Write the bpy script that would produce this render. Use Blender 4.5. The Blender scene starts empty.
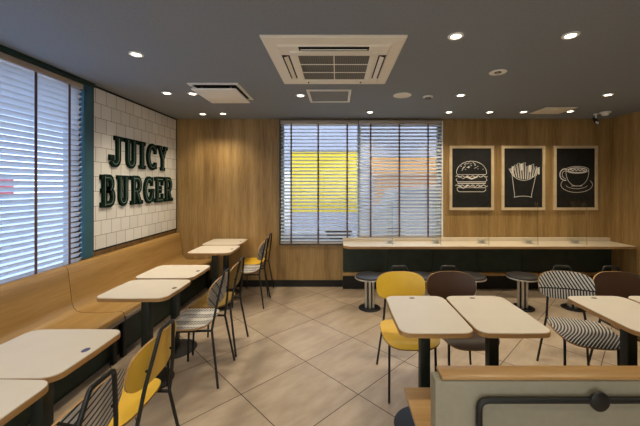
import bpy, bmesh, math, random
from mathutils import Vector, Matrix
random.seed(7)
S = bpy.context.scene
COL = S.collection
PI = math.pi
F = 315.0                      # focal length in pixels of the 640 px wide frame
CX, CY = 337.0, 185.0          # where the optical axis meets the frame
CAMZ = 1.515
CEIL = 2.50
BACK = 4.70                    # back wall
LEFT = -2.41                   # left wall
RIGHT = 4.03
REAR = -1.9

# ------------------------------------------------------------------ materials
def lin(c):
    return tuple((x / 12.92 if x <= 0.04045 else ((x + 0.055) / 1.055) ** 2.4) for x in [v / 255.0 for v in c])

class NT:
    def __init__(self, name):
        self.m = bpy.data.materials.new(name)
        self.m.use_nodes = True
        self.t = self.m.node_tree
        self.b = self.t.nodes['Principled BSDF']
        self.out = self.t.nodes['Material Output']
    def n(self, typ, **kw):
        nd = self.t.nodes.new(typ)
        for k, v in kw.items():
            setattr(nd, k, v)
        return nd
    def link(self, a, b):
        self.t.links.new(a, b)
    def val(self, x, sock):
        if isinstance(x, (int, float)):
            sock.default_value = x
        else:
            self.link(x, sock)
    def math(self, op, a, b=0.0, c=None):
        nd = self.n('ShaderNodeMath', operation=op)
        self.val(a, nd.inputs[0]); self.val(b, nd.inputs[1])
        if c is not None:
            self.val(c, nd.inputs[2])
        return nd.outputs[0]
    def xyz(self):
        tc = self.n('ShaderNodeTexCoord')
        sp = self.n('ShaderNodeSeparateXYZ')
        self.link(tc.outputs['Object'], sp.inputs[0])
        return tc.outputs['Object'], sp.outputs[0], sp.outputs[1], sp.outputs[2]
    def mapping(self, vec, scale=(1, 1, 1), rot=(0, 0, 0), loc=(0, 0, 0)):
        mp = self.n('ShaderNodeMapping')
        mp.inputs['Scale'].default_value = scale
        mp.inputs['Rotation'].default_value = rot
        mp.inputs['Location'].default_value = loc
        self.link(vec, mp.inputs['Vector'])
        return mp.outputs[0]
    def noise(self, vec, scale=5, detail=3, rough=0.5):
        nz = self.n('ShaderNodeTexNoise')
        nz.inputs['Scale'].default_value = scale
        nz.inputs['Detail'].default_value = detail
        nz.inputs['Roughness'].default_value = rough
        self.link(vec, nz.inputs['Vector'])
        return nz.outputs[0]
    def ramp(self, fac, stops):
        r = self.n('ShaderNodeValToRGB')
        el = r.color_ramp.elements
        while len(el) > 1:
            el.remove(el[0])
        el[0].position = stops[0][0]; el[0].color = (*stops[0][1], 1)
        for p, c in stops[1:]:
            e = el.new(p); e.color = (*c, 1)
        self.link(fac, r.inputs[0])
        return r.outputs[0]
    def mix(self, fac, a, b, blend='MIX'):
        nd = self.n('ShaderNodeMix', data_type='RGBA', blend_type=blend)
        self.val(fac, nd.inputs[0])
        for s, v in ((nd.inputs[6], a), (nd.inputs[7], b)):
            if isinstance(v, tuple):
                s.default_value = (*v, 1)
            else:
                self.link(v, s)
        return nd.outputs[2]
    def fin(self, col=None, rough=0.5, metal=0.0, spec=0.5, bump=None, bs=0.1):
        if col is not None:
            if isinstance(col, tuple):
                self.b.inputs['Base Color'].default_value = (*col, 1)
            else:
                self.link(col, self.b.inputs['Base Color'])
        self.b.inputs['Roughness'].default_value = rough
        self.b.inputs['Metallic'].default_value = metal
        self.b.inputs['Specular IOR Level'].default_value = spec
        if bump is not None:
            bp = self.n('ShaderNodeBump')
            bp.inputs['Strength'].default_value = bs
            bp.inputs['Distance'].default_value = 0.01
            self.link(bump, bp.inputs['Height'])
            self.link(bp.outputs[0], self.b.inputs['Normal'])
        return self.m

def plain(name, rgb, rough=0.5, metal=0.0, var=0.06, scale=18, spec=0.5):
    m = NT(name); v, x, y, z = m.xyz()
    c = lin(rgb)
    nz = m.noise(v, scale, 4)
    col = m.ramp(nz, [(0.3, tuple(k * (1 - var) for k in c)), (0.7, tuple(min(1, k * (1 + var)) for k in c))])
    return m.fin(col, rough, metal, spec)

def wood(name, dark, mid, light, grain='z', rough=0.42, fine=1.0, spec=0.4):
    m = NT(name); v, x, y, z = m.xyz()
    sc = {'z': (1, 1, .06), 'y': (1, .06, 1), 'x': (.06, 1, 1)}[grain]
    mv = m.mapping(v, sc)
    a = m.noise(mv, 9 * fine, 5, 0.6)
    b = m.noise(mv, 70 * fine, 3, 0.6)
    c = m.noise(m.mapping(v, tuple(s * .6 for s in sc)), 3.2 * fine, 2, 0.5)
    t = m.math('ADD', m.math('MULTIPLY', a, .45), m.math('ADD', m.math('MULTIPLY', b, .25), m.math('MULTIPLY', c, .30)))
    col = m.ramp(t, [(.36, lin(dark)), (.50, lin(mid)), (.64, lin(light))])
    return m.fin(col, rough, 0, spec, bump=b, bs=.04)

def emit(name, rgb, strength):
    m = NT(name)
    m.b.inputs['Base Color'].default_value = (.8, .8, .8, 1)
    m.b.inputs['Emission Color'].default_value = (*rgb, 1)
    m.b.inputs['Emission Strength'].default_value = strength
    return m.m

def clear(name, tint=(1, 1, 1), gloss=.07, rough=.02):
    m = NT(name)
    tr = m.n('ShaderNodeBsdfTransparent'); tr.inputs[0].default_value = (*tint, 1)
    gl = m.n('ShaderNodeBsdfGlossy'); gl.inputs['Roughness'].default_value = rough
    mx = m.n('ShaderNodeMixShader'); mx.inputs[0].default_value = gloss
    m.link(tr.outputs[0], mx.inputs[1]); m.link(gl.outputs[0], mx.inputs[2])
    m.link(mx.outputs[0], m.out.inputs[0])
    return m.m

def floor_mat():
    m = NT('floor_tiles'); v, x, y, z = m.xyz()
    ox, oy = -.270, 2.704
    xx = m.math('SUBTRACT', x, ox); yy = m.math('SUBTRACT', y, oy)
    r = 1 / math.sqrt(2)
    u = m.math('DIVIDE', m.math('MULTIPLY', m.math('ADD', xx, yy), r), .6)
    w = m.math('DIVIDE', m.math('MULTIPLY', m.math('SUBTRACT', yy, xx), r), .6)
    def edge(t):
        f = m.math('FRACT', t)
        return m.math('LESS_THAN', m.math('MINIMUM', f, m.math('SUBTRACT', 1.0, f)), .0055)
    grout = m.math('MAXIMUM', edge(u), edge(w))
    cid = m.n('ShaderNodeCombineXYZ')
    m.link(m.math('FLOOR', u), cid.inputs[0]); m.link(m.math('FLOOR', w), cid.inputs[1])
    wn = m.n('ShaderNodeTexWhiteNoise'); m.link(cid.outputs[0], wn.inputs[0])
    uw = m.n('ShaderNodeCombineXYZ')
    m.link(u, uw.inputs[0]); m.link(w, uw.inputs[1]); m.link(m.math('MULTIPLY', wn.outputs[0], 9), uw.inputs[2])
    a = m.noise(m.mapping(uw.outputs[0], (1.2, 3.2, 1)), 1.7, 6, .6)
    base = m.ramp(a, [(.32, lin((164, 145, 124))), (.5, lin((176, 157, 136))), (.68, lin((186, 168, 148)))])
    tone = m.math('ADD', .93, m.math('MULTIPLY', wn.outputs[0], .14))
    tc = m.n('ShaderNodeCombineColor')
    for i in range(3):
        m.link(tone, tc.inputs[i])
    base = m.mix(1.0, base, tc.outputs[0], 'MULTIPLY')
    col = m.mix(grout, base, lin((70, 60, 50)))
    return m.fin(col, .42, 0, .35, bump=m.math('SUBTRACT', 1.0, grout), bs=.15)

def wall_tile_mat():
    m = NT('white_wall_tiles'); v, x, y, z = m.xyz()
    s = .147
    row = m.math('DIVIDE', m.math('SUBTRACT', 2.48, z), s)
    ri = m.math('FLOOR', row)
    sh = m.math('MULTIPLY', m.math('MODULO', ri, 2.0), .5)
    cu = m.math('ADD', m.math('DIVIDE', m.math('SUBTRACT', y, 3.118), s), sh)
    def edge(t, w):
        f = m.math('FRACT', t)
        return m.math('LESS_THAN', m.math('MINIMUM', f, m.math('SUBTRACT', 1.0, f)), w)
    g = m.math('MAXIMUM', edge(row, .016), edge(cu, .016))
    cid = m.n('ShaderNodeCombineXYZ')
    m.link(ri, cid.inputs[0]); m.link(m.math('FLOOR', cu), cid.inputs[1])
    wn = m.n('ShaderNodeTexWhiteNoise'); m.link(cid.outputs[0], wn.inputs[0])
    base = m.ramp(wn.outputs[0], [(0, lin((220, 219, 216))), (1, lin((232, 231, 228)))])
    col = m.mix(g, base, lin((128, 120, 112)))
    return m.fin(col, .3, 0, .4, bump=m.math('SUBTRACT', 1.0, g), bs=.2)

def ceiling_mat():
    m = NT('dark_grey_ceiling'); v, x, y, z = m.xyz()
    a = m.noise(v, 60, 4, .7); b = m.noise(v, 170, 2)
    t = m.math('ADD', m.math('MULTIPLY', a, .6), m.math('MULTIPLY', b, .4))
    col = m.ramp(t, [(.33, lin((112, 119, 128))), (.42, lin((134, 141, 150))), (.7, lin((142, 149, 158)))])
    return m.fin(col, .8, 0, .25, bump=t, bs=.25)

def stripe_mat(name, kind):
    """Black hatching on a pale laminate, laid out in the chair's own coordinates."""
    m = NT(name); v, x, y, z = m.xyz()
    def st(t, per, duty):
        return m.math('LESS_THAN', m.math('FRACT', m.math('ADD', m.math('DIVIDE', t, per), 100.0)), duty)
    if kind == 'back':
        zz = m.math('SUBTRACT', z, .655)
        up = m.math('GREATER_THAN', zz, 0.0)
        a = st(m.math('ADD', x, m.math('MULTIPLY', z, .55)), .026, .45)
        b = st(x, .020, .48)
        hatch = m.math('ADD', m.math('MULTIPLY', a, up), m.math('MULTIPLY', b, m.math('SUBTRACT', 1.0, up)))
        line = m.math('LESS_THAN', m.math('ABSOLUTE', zz), .005)
        k = m.math('MAXIMUM', hatch, line)
    elif kind == 'back_band':
        a = st(m.math('ADD', z, m.math('MULTIPLY', x, .35)), .030, .34)
        d = m.math('SUBTRACT', m.math('SUBTRACT', z, .65), m.math('MULTIPLY', x, .9))
        b = st(m.math('ADD', x, m.math('MULTIPLY', z, .2)), .0125, .5)
        c = st(m.math('ADD', d, .5), .085, .12)
        up = m.math('GREATER_THAN', d, 0.0)
        k = m.math('ADD', m.math('MULTIPLY', a, up), m.math('MULTIPLY', m.math('MAXIMUM', b, c), m.math('SUBTRACT', 1.0, up)))
        k = m.math('MAXIMUM', k, m.math('LESS_THAN', m.math('ABSOLUTE', d), .006))
    elif kind == 'seat_band':
        per = .062
        t = m.math('ADD', x, .03)
        idx = m.math('FLOOR', m.math('DIVIDE', m.math('ADD', t, 5.0 * .062 * 2), per))
        odd = m.math('GREATER_THAN', m.math('MODULO', idx, 2.0), .5)
        sep = st(t, per, .10)
        fine = st(m.math('ADD', y, m.math('MULTIPLY', x, .4)), .024, .45)
        k = m.math('MAXIMUM', sep, m.math('MULTIPLY', fine, odd))
    else:
        yy = m.math('MULTIPLY', y, y)
        t = m.math('ADD', x, m.math('MULTIPLY', yy, 1.6))
        t = m.math('ADD', t, m.math('MULTIPLY', y, -.35))
        duty = m.math('ADD', .52, m.math('MULTIPLY', y, -.9))
        k = m.math('LESS_THAN', m.math('FRACT', m.math('ADD', m.math('DIVIDE', t, .022), 100.0)), duty)
    nz = m.noise(v, 25, 3)
    pale = m.ramp(nz, [(.3, lin((196, 193, 190))), (.7, lin((212, 209, 206)))])
    col = m.mix(k, pale, lin((24, 25, 28)))
    return m.fin(col, .42, 0, .4)

M = {}
M['floor'] = floor_mat()
M['ceiling'] = ceiling_mat()
M['wtile'] = wall_tile_mat()
M['wall'] = wood('oak_wall_veneer', (120, 91, 52), (158, 126, 78), (188, 156, 106), 'z', .45)
M['bench'] = wood('bent_oak_ply', (150, 114, 62), (172, 135, 80), (190, 154, 100), 'y', .3, spec=.5)
M['benchx'] = wood('oak_ply_crosswise', (156, 118, 70), (176, 138, 88), (190, 154, 104), 'x', .35)
M['edge'] = wood('plywood_edge', (146, 108, 64), (170, 130, 82), (186, 148, 100), 'x', .5, 1.5)
M['frame_wood'] = wood('pale_frame_wood', (196, 174, 138), (210, 188, 152), (220, 200, 166), 'x', .5)
M['laminate'] = plain('cream_laminate', (222, 212, 198), .38, 0, .02, 8)
M['counter'] = plain('cream_counter_laminate', (220, 205, 182), .38, 0, .03, 6)
M['black'] = plain('black_painted_metal', (13, 13, 14), .5, 0, .1, 30)
M['green'] = plain('dark_green_metal', (17, 27, 22), .5, 0, .15, 30)
M['greenpanel'] = plain('dark_green_panel', (33, 48, 38), .6, 0, .25, 9)
M['signgreen'] = plain('sign_green', (4, 30, 24), .7, 0, .1, 20, .12)
M['teal'] = plain('teal_painted_trim', (42, 90, 108), .5, 0, .06, 12)
M['darktrim'] = plain('dark_green_trim', (16, 48, 44), .5, 0, .1, 12)
M['white'] = plain('white_plastic', (240, 238, 232), .45, 0, .02, 10)
M['offwhite'] = plain('ivory_plastic', (242, 236, 222), .45, 0, .02, 10)
M['greyplastic'] = plain('grey_plastic', (120, 120, 122), .5)
M['dark'] = plain('dark_cavity', (30, 28, 26), .8)
M['grille'] = None
M['chrome'] = plain('brushed_steel', (205, 203, 198), .35, .75, .05, 40)
M['steel'] = plain('steel_lip', (150, 142, 130), .35, .8, .05, 40)
M['seatblack'] = plain('black_vinyl', (48, 46, 46), .4, 0, .1, 20)
M['mustard'] = plain('mustard_laminate', (234, 190, 58), .38, 0, .05, 8)
M['brown'] = plain('dark_brown_laminate', (74, 52, 40), .4, 0, .08, 10)
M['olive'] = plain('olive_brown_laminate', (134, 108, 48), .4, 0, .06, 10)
M['board'] = plain('chalkboard_black', (22, 23, 22), .55, 0, .5, 14)
M['chalk'] = plain('chalk_white', (228, 222, 212), .8, 0, .03)
M['inline'] = plain('sign_inline_grey', (120, 140, 132), .5, 0, .03)
M['sticker'] = plain('blue_sticker', (72, 76, 120), .5, 0, .3, 120)
M['bronze'] = plain('dark_sticker', (70, 62, 54), .5, 0, .3, 120)
M['slat'] = None
M['tape'] = plain('brown_ladder_tape', (96, 72, 66), .8)
M['headrail'] = plain('taupe_valance', (176, 162, 150), .5)
M['alu'] = plain('grey_aluminium', (150, 152, 154), .4, .6)
M['greyback'] = plain('grey_laminate', (134, 127, 110), .5, 0, .05, 40)
M['glass'] = clear('window_glass', (.70, .71, .73), .05)
M['sideglass'] = clear('side_window_glass', (.76, .84, .95), .05)
M['addedglass'] = clear('added_window_glass', (.93, .90, .82), .06)  # panes of the unseen windows added for daylight
M['acrylic'] = clear('clear_acrylic', (.97, .98, .97), .035, .03)
M['acredge'] = clear('acrylic_edge', (.85, .9, .88), .25, .35)
M['lens'] = emit('lamp_lens', (1.0, .86, .68), 9.0)
M['asphalt'] = plain('pale_asphalt', (176, 177, 180), .9, 0, .1, 3)
M['truckyellow'] = plain('yellow_truck_paint', (242, 208, 8), .5)
M['tyre'] = plain('rubber', (30, 30, 32), .8)
M['carpaint'] = plain('silver_car_paint', (170, 178, 188), .3, .3)
M['carglass'] = plain('dark_car_glass', (104, 116, 130), .15)
M['facade'] = plain('grey_facade', (178, 180, 192), .8, 0, .06, 2)
M['orange'] = plain('orange_awning_cloth', (226, 150, 50), .7)
M['red'] = plain('red_banner_cloth', (214, 50, 60), .7)

def slat_mat():
    m = NT('white_slat'); v, x, y, z = m.xyz()
    nz = m.noise(v, 12, 2)
    col = m.ramp(nz, [(.3, lin((226, 226, 228))), (.7, lin((236, 236, 238)))])
    m.fin(col, .5, 0, .4)
    tr = m.n('ShaderNodeBsdfTranslucent'); tr.inputs[0].default_value = (.75, .77, .8, 1)
    mx = m.n('ShaderNodeMixShader'); mx.inputs[0].default_value = .42
    m.link(m.b.outputs[0], mx.inputs[1]); m.link(tr.outputs[0], mx.inputs[2])
    m.link(mx.outputs[0], m.out.inputs[0])
    return m.m
M['slat'] = slat_mat()

def grille_mat():
    m = NT('fine_grey_grille'); v, x, y, z = m.xyz()
    def st(t):
        return m.math('LESS_THAN', m.math('FRACT', m.math('ADD', m.math('DIVIDE', t, .016), 500.0)), .4)
    k = m.math('MAXIMUM', st(x), st(y))
    col = m.mix(k, lin((72, 72, 68)), lin((122, 120, 112)))
    return m.fin(col, .7)
M['grille'] = grille_mat()
for k_, (a_, b_) in {'st_back': ('hatched_backrest', 'back'), 'st_backb': ('banded_backrest', 'back_band'),
                     'st_seatb': ('banded_seat', 'seat_band'), 'st_seat': ('curved_stripe_seat', 'seat')}.items():
    M[k_] = stripe_mat(a_, b_)

# ------------------------------------------------------------------ geometry helpers
def new():
    return bmesh.new()

def obj(name, bm, mat, parent=None, loc=None, smooth=35):
    me = bpy.data.meshes.new(name)
    bmesh.ops.recalc_face_normals(bm, faces=bm.faces)
    if smooth:
        for f in bm.faces:
            f.smooth = True
    bm.to_mesh(me); bm.free()
    if smooth:
        me.set_sharp_from_angle(angle=math.radians(smooth))
    o = bpy.data.objects.new(name, me)
    COL.objects.link(o)
    for m in (mat if isinstance(mat, (list, tuple)) else [mat]):
        me.materials.append(m)
    if parent is not None:
        o.parent = parent
    if loc is not None:
        o.location = loc
    return o

def tag(o, label=None, cat=None, group=None, kind=None):
    if label: o['label'] = label
    if cat: o['category'] = cat
    if group: o['group'] = group
    if kind: o['kind'] = kind
    return o

def thing(name, label, cat, loc=(0, 0, 0), rz=0.0, group=None):
    o = bpy.data.objects.new(name, None)
    o.empty_display_size = .1
    COL.objects.link(o)
    o.location = loc; o.rotation_euler = (0, 0, rz)
    return tag(o, label, cat, group)

def struct(name, bm, mat, parent=None, smooth=None):
    o = obj(name, bm, mat, parent, smooth=smooth)
    if parent is None:
        o['kind'] = 'structure'
    return o

def copy_tree(root, loc, rz, label, group=None):
    r = root.copy(); COL.objects.link(r)
    r.location = loc; r.rotation_euler = (0, 0, rz)
    r['label'] = label
    if group: r['group'] = group
    for ch in list(root.children):
        c = ch.copy(); COL.objects.link(c); c.parent = r
        for g in list(ch.children):
            d = g.copy(); COL.objects.link(d); d.parent = c
    return r

def box(bm, x0, x1, y0, y1, z0, z1, bev=0.0):
    vs = [bm.verts.new((x, y, z)) for x in (x0, x1) for y in (y0, y1) for z in (z0, z1)]
    idx = [(0, 1, 3, 2), (4, 6, 7, 5), (0, 4, 5, 1), (2, 3, 7, 6), (0, 2, 6, 4), (1, 5, 7, 3)]
    fs = [bm.faces.new([vs[i] for i in f]) for f in idx]
    if bev > 0:
        es = list({e for f in fs for e in f.edges})
        bmesh.ops.bevel(bm, geom=es, offset=bev, segments=2, affect='EDGES', profile=.5)

def prism(bm, pts, z0, z1, tf=None):
    """Closed 2D outline extruded from z0 to z1; tf maps (u, v, w) to a point."""
    tf = tf or (lambda u, v, w: (u, v, w))
    n = len(pts)
    a = [bm.verts.new(tf(p[0], p[1], z0)) for p in pts]
    b = [bm.verts.new(tf(p[0], p[1], z1)) for p in pts]
    bm.faces.new(a[::-1]); bm.faces.new(b)
    for i in range(n):
        j = (i + 1) % n
        bm.faces.new((a[i], a[j], b[j], b[i]))

def lathe(bm, prof, cx=0, cy=0, n=28, tf=None):
    """Profile of (r, z) turned round the vertical through (cx, cy)."""
    tf = tf or (lambda x, y, z: (x, y, z))
    rings = []
    for r, z in prof:
        if r < 1e-6:
            rings.append([bm.verts.new(tf(cx, cy, z))])
        else:
            rings.append([bm.verts.new(tf(cx + r * math.cos(2 * PI * i / n), cy + r * math.sin(2 * PI * i / n), z)) for i in range(n)])
    for A, B in zip(rings, rings[1:]):
        for i in range(n):
            j = (i + 1) % n
            if len(A) == 1 and len(B) == 1:
                continue
            if len(A) == 1:
                bm.faces.new((A[0], B[i], B[j]))
            elif len(B) == 1:
                bm.faces.new((A[i], A[j], B[0]))
            else:
                bm.faces.new((A[i], A[j], B[j], B[i]))

def tube(bm, pts, r, n=10, closed=False):
    P = [Vector(p) for p in pts]
    N = len(P)
    T = []
    for i in range(N):
        a = P[i - 1] if (i > 0 or closed) else P[i]
        b = P[(i + 1) % N] if (i < N - 1 or closed) else P[i]
        T.append((b - a).normalized())
    up = Vector((0, 0, 1)) if abs(T[0].z) < .9 else Vector((1, 0, 0))
    nv = (up - T[0] * up.dot(T[0])).normalized()
    rings = []
    for i in range(N):
        nv = (nv - T[i] * nv.dot(T[i])).normalized()
        bn = T[i].cross(nv)
        rings.append([bm.verts.new(P[i] + (nv * math.cos(2 * PI * k / n) + bn * math.sin(2 * PI * k / n)) * r) for k in range(n)])
    for i in range(N if closed else N - 1):
        A, B = rings[i], rings[(i + 1) % N]
        for k in range(n):
            j = (k + 1) % n
            bm.faces.new((A[k], A[j], B[j], B[k]))
    if not closed:
        bm.faces.new(rings[0][::-1]); bm.faces.new(rings[-1])

def fillet(pts, r, n=6):
    """Round the inner corners of a 3D polyline."""
    P = [Vector(p) for p in pts]
    out = [P[0]]
    for i in range(1, len(P) - 1):
        a = (P[i - 1] - P[i]); b = (P[i + 1] - P[i])
        d = min(r, a.length * .49, b.length * .49)
        p0 = P[i] + a.normalized() * d; p1 = P[i] + b.normalized() * d
        for k in range(n + 1):
            t = k / n
            out.append(p0 * (1 - t) ** 2 + P[i] * 2 * t * (1 - t) + p1 * t ** 2)
    out.append(P[-1])
    return out

def rrect(w, d, r, n=7, bow=0.0):
    """Rounded rectangle outline centred on the origin, sides bowed slightly outwards."""
    pts = []
    for sx, sy, a0 in ((1, 1, 0), (-1, 1, 90), (-1, -1, 180), (1, -1, 270)):
        for k in range(n + 1):
            a = math.radians(a0 + 90 * k / n)
            pts.append((sx * (w / 2 - r) + r * math.cos(a), sy * (d / 2 - r) + r * math.sin(a)))
        # a bowed middle point of the side that follows
        if bow:
            pts.append({(1, 1): (0, d / 2 + bow), (-1, 1): (-w / 2 - bow, 0), (-1, -1): (0, -d / 2 - bow), (1, -1): (w / 2 + bow, 0)}[(sx, sy)])
    return pts

def ribbon(bm, pts, w, d0, d1, tf, closed=False):
    """A flat stroke of width w along 2D points, from depth d0 to d1."""
    n = len(pts)
    L, R = [], []
    for i in range(n):
        if closed:
            a, b = pts[i - 1], pts[(i + 1) % n]
        else:
            a, b = pts[max(0, i - 1)], pts[min(n - 1, i + 1)]
        dx, dy = b[0] - a[0], b[1] - a[1]
        l = math.hypot(dx, dy) or 1
        nx, ny = -dy / l * w / 2, dx / l * w / 2
        L.append((pts[i][0] + nx, pts[i][1] + ny)); R.append((pts[i][0] - nx, pts[i][1] - ny))
    V = [[bm.verts.new(tf(*p, d)) for p in side] for side in (L, R) for d in (d0, d1)]
    L0, L1, R0, R1 = V
    rng = range(n if closed else n - 1)
    for i in rng:
        j = (i + 1) % n
        bm.faces.new((L0[i], L0[j], R0[j], R0[i])); bm.faces.new((L1[i], R1[i], R1[j], L1[j]))
        bm.faces.new((L0[i], L1[i], L1[j], L0[j])); bm.faces.new((R0[i], R0[j], R1[j], R1[i]))
    if not closed:
        for i in (0, n - 1):
            bm.faces.new((L0[i], R0[i], R1[i], L1[i]))

def arc(cx, cy, rx, ry, a0, a1, n=14):
    return [(cx + rx * math.cos(math.radians(a0 + (a1 - a0) * k / n)), cy + ry * math.sin(math.radians(a0 + (a1 - a0) * k / n))) for k in range(n + 1)]

# ------------------------------------------------------------------ room shell
bm = new(); box(bm, LEFT - .2, RIGHT + .2, REAR - .2, BACK + .2, -.1, 0)
struct('floor', bm, M['floor'])
bm = new(); box(bm, LEFT - .2, RIGHT + .2, REAR - .2, BACK + .2, CEIL, CEIL + .1)
struct('ceiling', bm, M['ceiling'])

WX0, WX1, WZ0, WZ1 = -.845, 1.56, .635, 2.475          # back window opening
bm = new()
box(bm, LEFT, WX0, BACK, BACK + .16, 0, CEIL)
box(bm, WX1, RIGHT, BACK, BACK + .16, 0, CEIL)
box(bm, WX0, WX1, BACK, BACK + .16, 0, WZ0)
box(bm, WX0, WX1, BACK, BACK + .16, WZ1, CEIL)
struct('wall_back', bm, M['wall'])
VY0, VY1, VZ0, VZ1 = .9, 2.96, .76, 2.46               # left window opening
bm = new()
UY0, UY1 = -1.7, -.3                                   # unseen window opening, added to let more daylight in
box(bm, LEFT - .16, LEFT, REAR, UY0, 0, CEIL); box(bm, LEFT - .16, LEFT, UY1, VY0, 0, CEIL)
box(bm, LEFT - .16, LEFT, UY0, UY1, 0, VZ0); box(bm, LEFT - .16, LEFT, UY0, UY1, VZ1, CEIL)
box(bm, LEFT - .16, LEFT, VY1, BACK + .16, 0, CEIL)
box(bm, LEFT - .16, LEFT, VY0, VY1, 0, VZ0)
box(bm, LEFT - .16, LEFT, VY0, VY1, VZ1, CEIL)
struct('wall_left', bm, M['wall'])
bm = new(); box(bm, RIGHT, RIGHT + .16, REAR, BACK + .16, 0, CEIL)
struct('wall_right', bm, M['wall'])
RX0, RX1, RZ0, RZ1 = -2.2, 1.2, .15, 2.42             # unseen rear window opening, added as daylight fill for the ceiling
bm = new()
box(bm, LEFT - .16, RX0, REAR - .16, REAR, 0, CEIL); box(bm, RX1, RIGHT + .16, REAR - .16, REAR, 0, CEIL)
box(bm, RX0, RX1, REAR - .16, REAR, 0, RZ0); box(bm, RX0, RX1, REAR - .16, REAR, RZ1, CEIL)
struct('wall_rear', bm, M['wall'])
bm = new()
for k in range(5):
    x = RX0 + (RX1 - RX0 - .05) * k / 4
    box(bm, x, x + .05, REAR - .11, REAR - .05, RZ0, RZ1)
box(bm, RX0, RX1, REAR - .11, REAR - .05, RZ0, RZ0 + .05); box(bm, RX0, RX1, REAR - .11, REAR - .05, RZ1 - .05, RZ1)
w = struct('added_rear_window', bm, M['alu'])  # frame of the added rear window, never in view
bm = new(); box(bm, RX0 + .02, RX1 - .02, REAR - .083, REAR - .077, RZ0 + .02, RZ1 - .02); obj('glass_pane', bm, M['addedglass'], w, smooth=None)
bm = new()
for k in range(3):
    y = UY0 + (UY1 - UY0 - .04) * k / 2
    box(bm, LEFT - .13, LEFT - .07, y, y + .04, VZ0, VZ1)
box(bm, LEFT - .13, LEFT - .07, UY0, UY1, VZ0, VZ0 + .04); box(bm, LEFT - .13, LEFT - .07, UY0, UY1, VZ1 - .04, VZ1)
w = struct('added_side_window', bm, M['alu'])  # frame of the added side window, a daylight source out of view
bm = new(); box(bm, LEFT - .103, LEFT - .097, UY0 + .02, UY1 - .02, VZ0 + .02, VZ1 - .02); obj('glass_pane', bm, M['addedglass'], w, smooth=None)
bm = new(); box(bm, LEFT + .001, .085, BACK - .014, BACK - .001, 0, .098, .003)
struct('baseboard_back', bm, M['dark'])

# window frames and panes
w = struct('window_1', (lambda b: (box(b, WX0, WX0 + .04, BACK + .07, BACK + .13, WZ0, WZ1), box(b, WX1 - .04, WX1, BACK + .07, BACK + .13, WZ0, WZ1),
           box(b, WX0, WX1, BACK + .07, BACK + .13, WZ0, WZ0 + .04), box(b, WX0, WX1, BACK + .07, BACK + .13, WZ1 - .04, WZ1),
           box(b, .31, .36, BACK + .07, BACK + .13, WZ0, WZ1), b)[-1])(new()), M['alu'])
bm = new(); box(bm, WX0 + .04, .31, BACK + .095, BACK + .101, WZ0 + .04, WZ1 - .04); obj('glass_pane', bm, M['glass'], w, smooth=None)
bm = new(); box(bm, .36, WX1 - .04, BACK + .095, BACK + .101, WZ0 + .04, WZ1 - .04); obj('glass_pane', bm, M['glass'], w, smooth=None)
bm = new()
box(bm, WX1, WX1 + .018, BACK - .012, BACK + .07, WZ0, WZ1)
struct('trim_1', bm, M['white'])
bm = new()
box(bm, WX0 - .014, WX0, BACK - .012, BACK + .07, WZ0 - .014, WZ1 + .012); box(bm, WX0, WX1 + .018, BACK - .012, BACK + .07, WZ1, WZ1 + .012)
box(bm, WX0, WX1, BACK - .012, BACK + .07, WZ0 - .014, WZ0)
struct('trim_2', bm, M['darktrim'])
w = struct('window_2', (lambda b: (box(b, LEFT - .13, LEFT - .07, VY0, VY0 + .04, VZ0, VZ1), box(b, LEFT - .13, LEFT - .07, VY1 - .04, VY1, VZ0, VZ1),
           box(b, LEFT - .13, LEFT - .07, VY0, VY1, VZ0, VZ0 + .04), box(b, LEFT - .13, LEFT - .07, VY0, VY1, VZ1 - .04, VZ1),
           box(b, LEFT - .13, LEFT - .07, 1.93, 1.97, VZ0, VZ1), b)[-1])(new()), M['alu'])
bm = new(); box(bm, LEFT - .103, LEFT - .097, VY0 + .04, 1.93, VZ0 + .04, VZ1 - .04); obj('glass_pane', bm, M['sideglass'], w, smooth=None)
bm = new(); box(bm, LEFT - .103, LEFT - .097, 1.97, VY1 - .04, VZ0 + .04, VZ1 - .04); obj('glass_pane', bm, M['sideglass'], w, smooth=None)
bm = new(); box(bm, LEFT - .06, LEFT + .035, 2.96, 3.068, .82, 2.462, .004)
struct('trim_3', bm, M['teal'])
bm = new(); box(bm, LEFT + .001, LEFT + .06, 0.6, 3.068, 2.462, CEIL - .001, .004)
struct('trim_4', bm, M['darktrim'])

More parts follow.
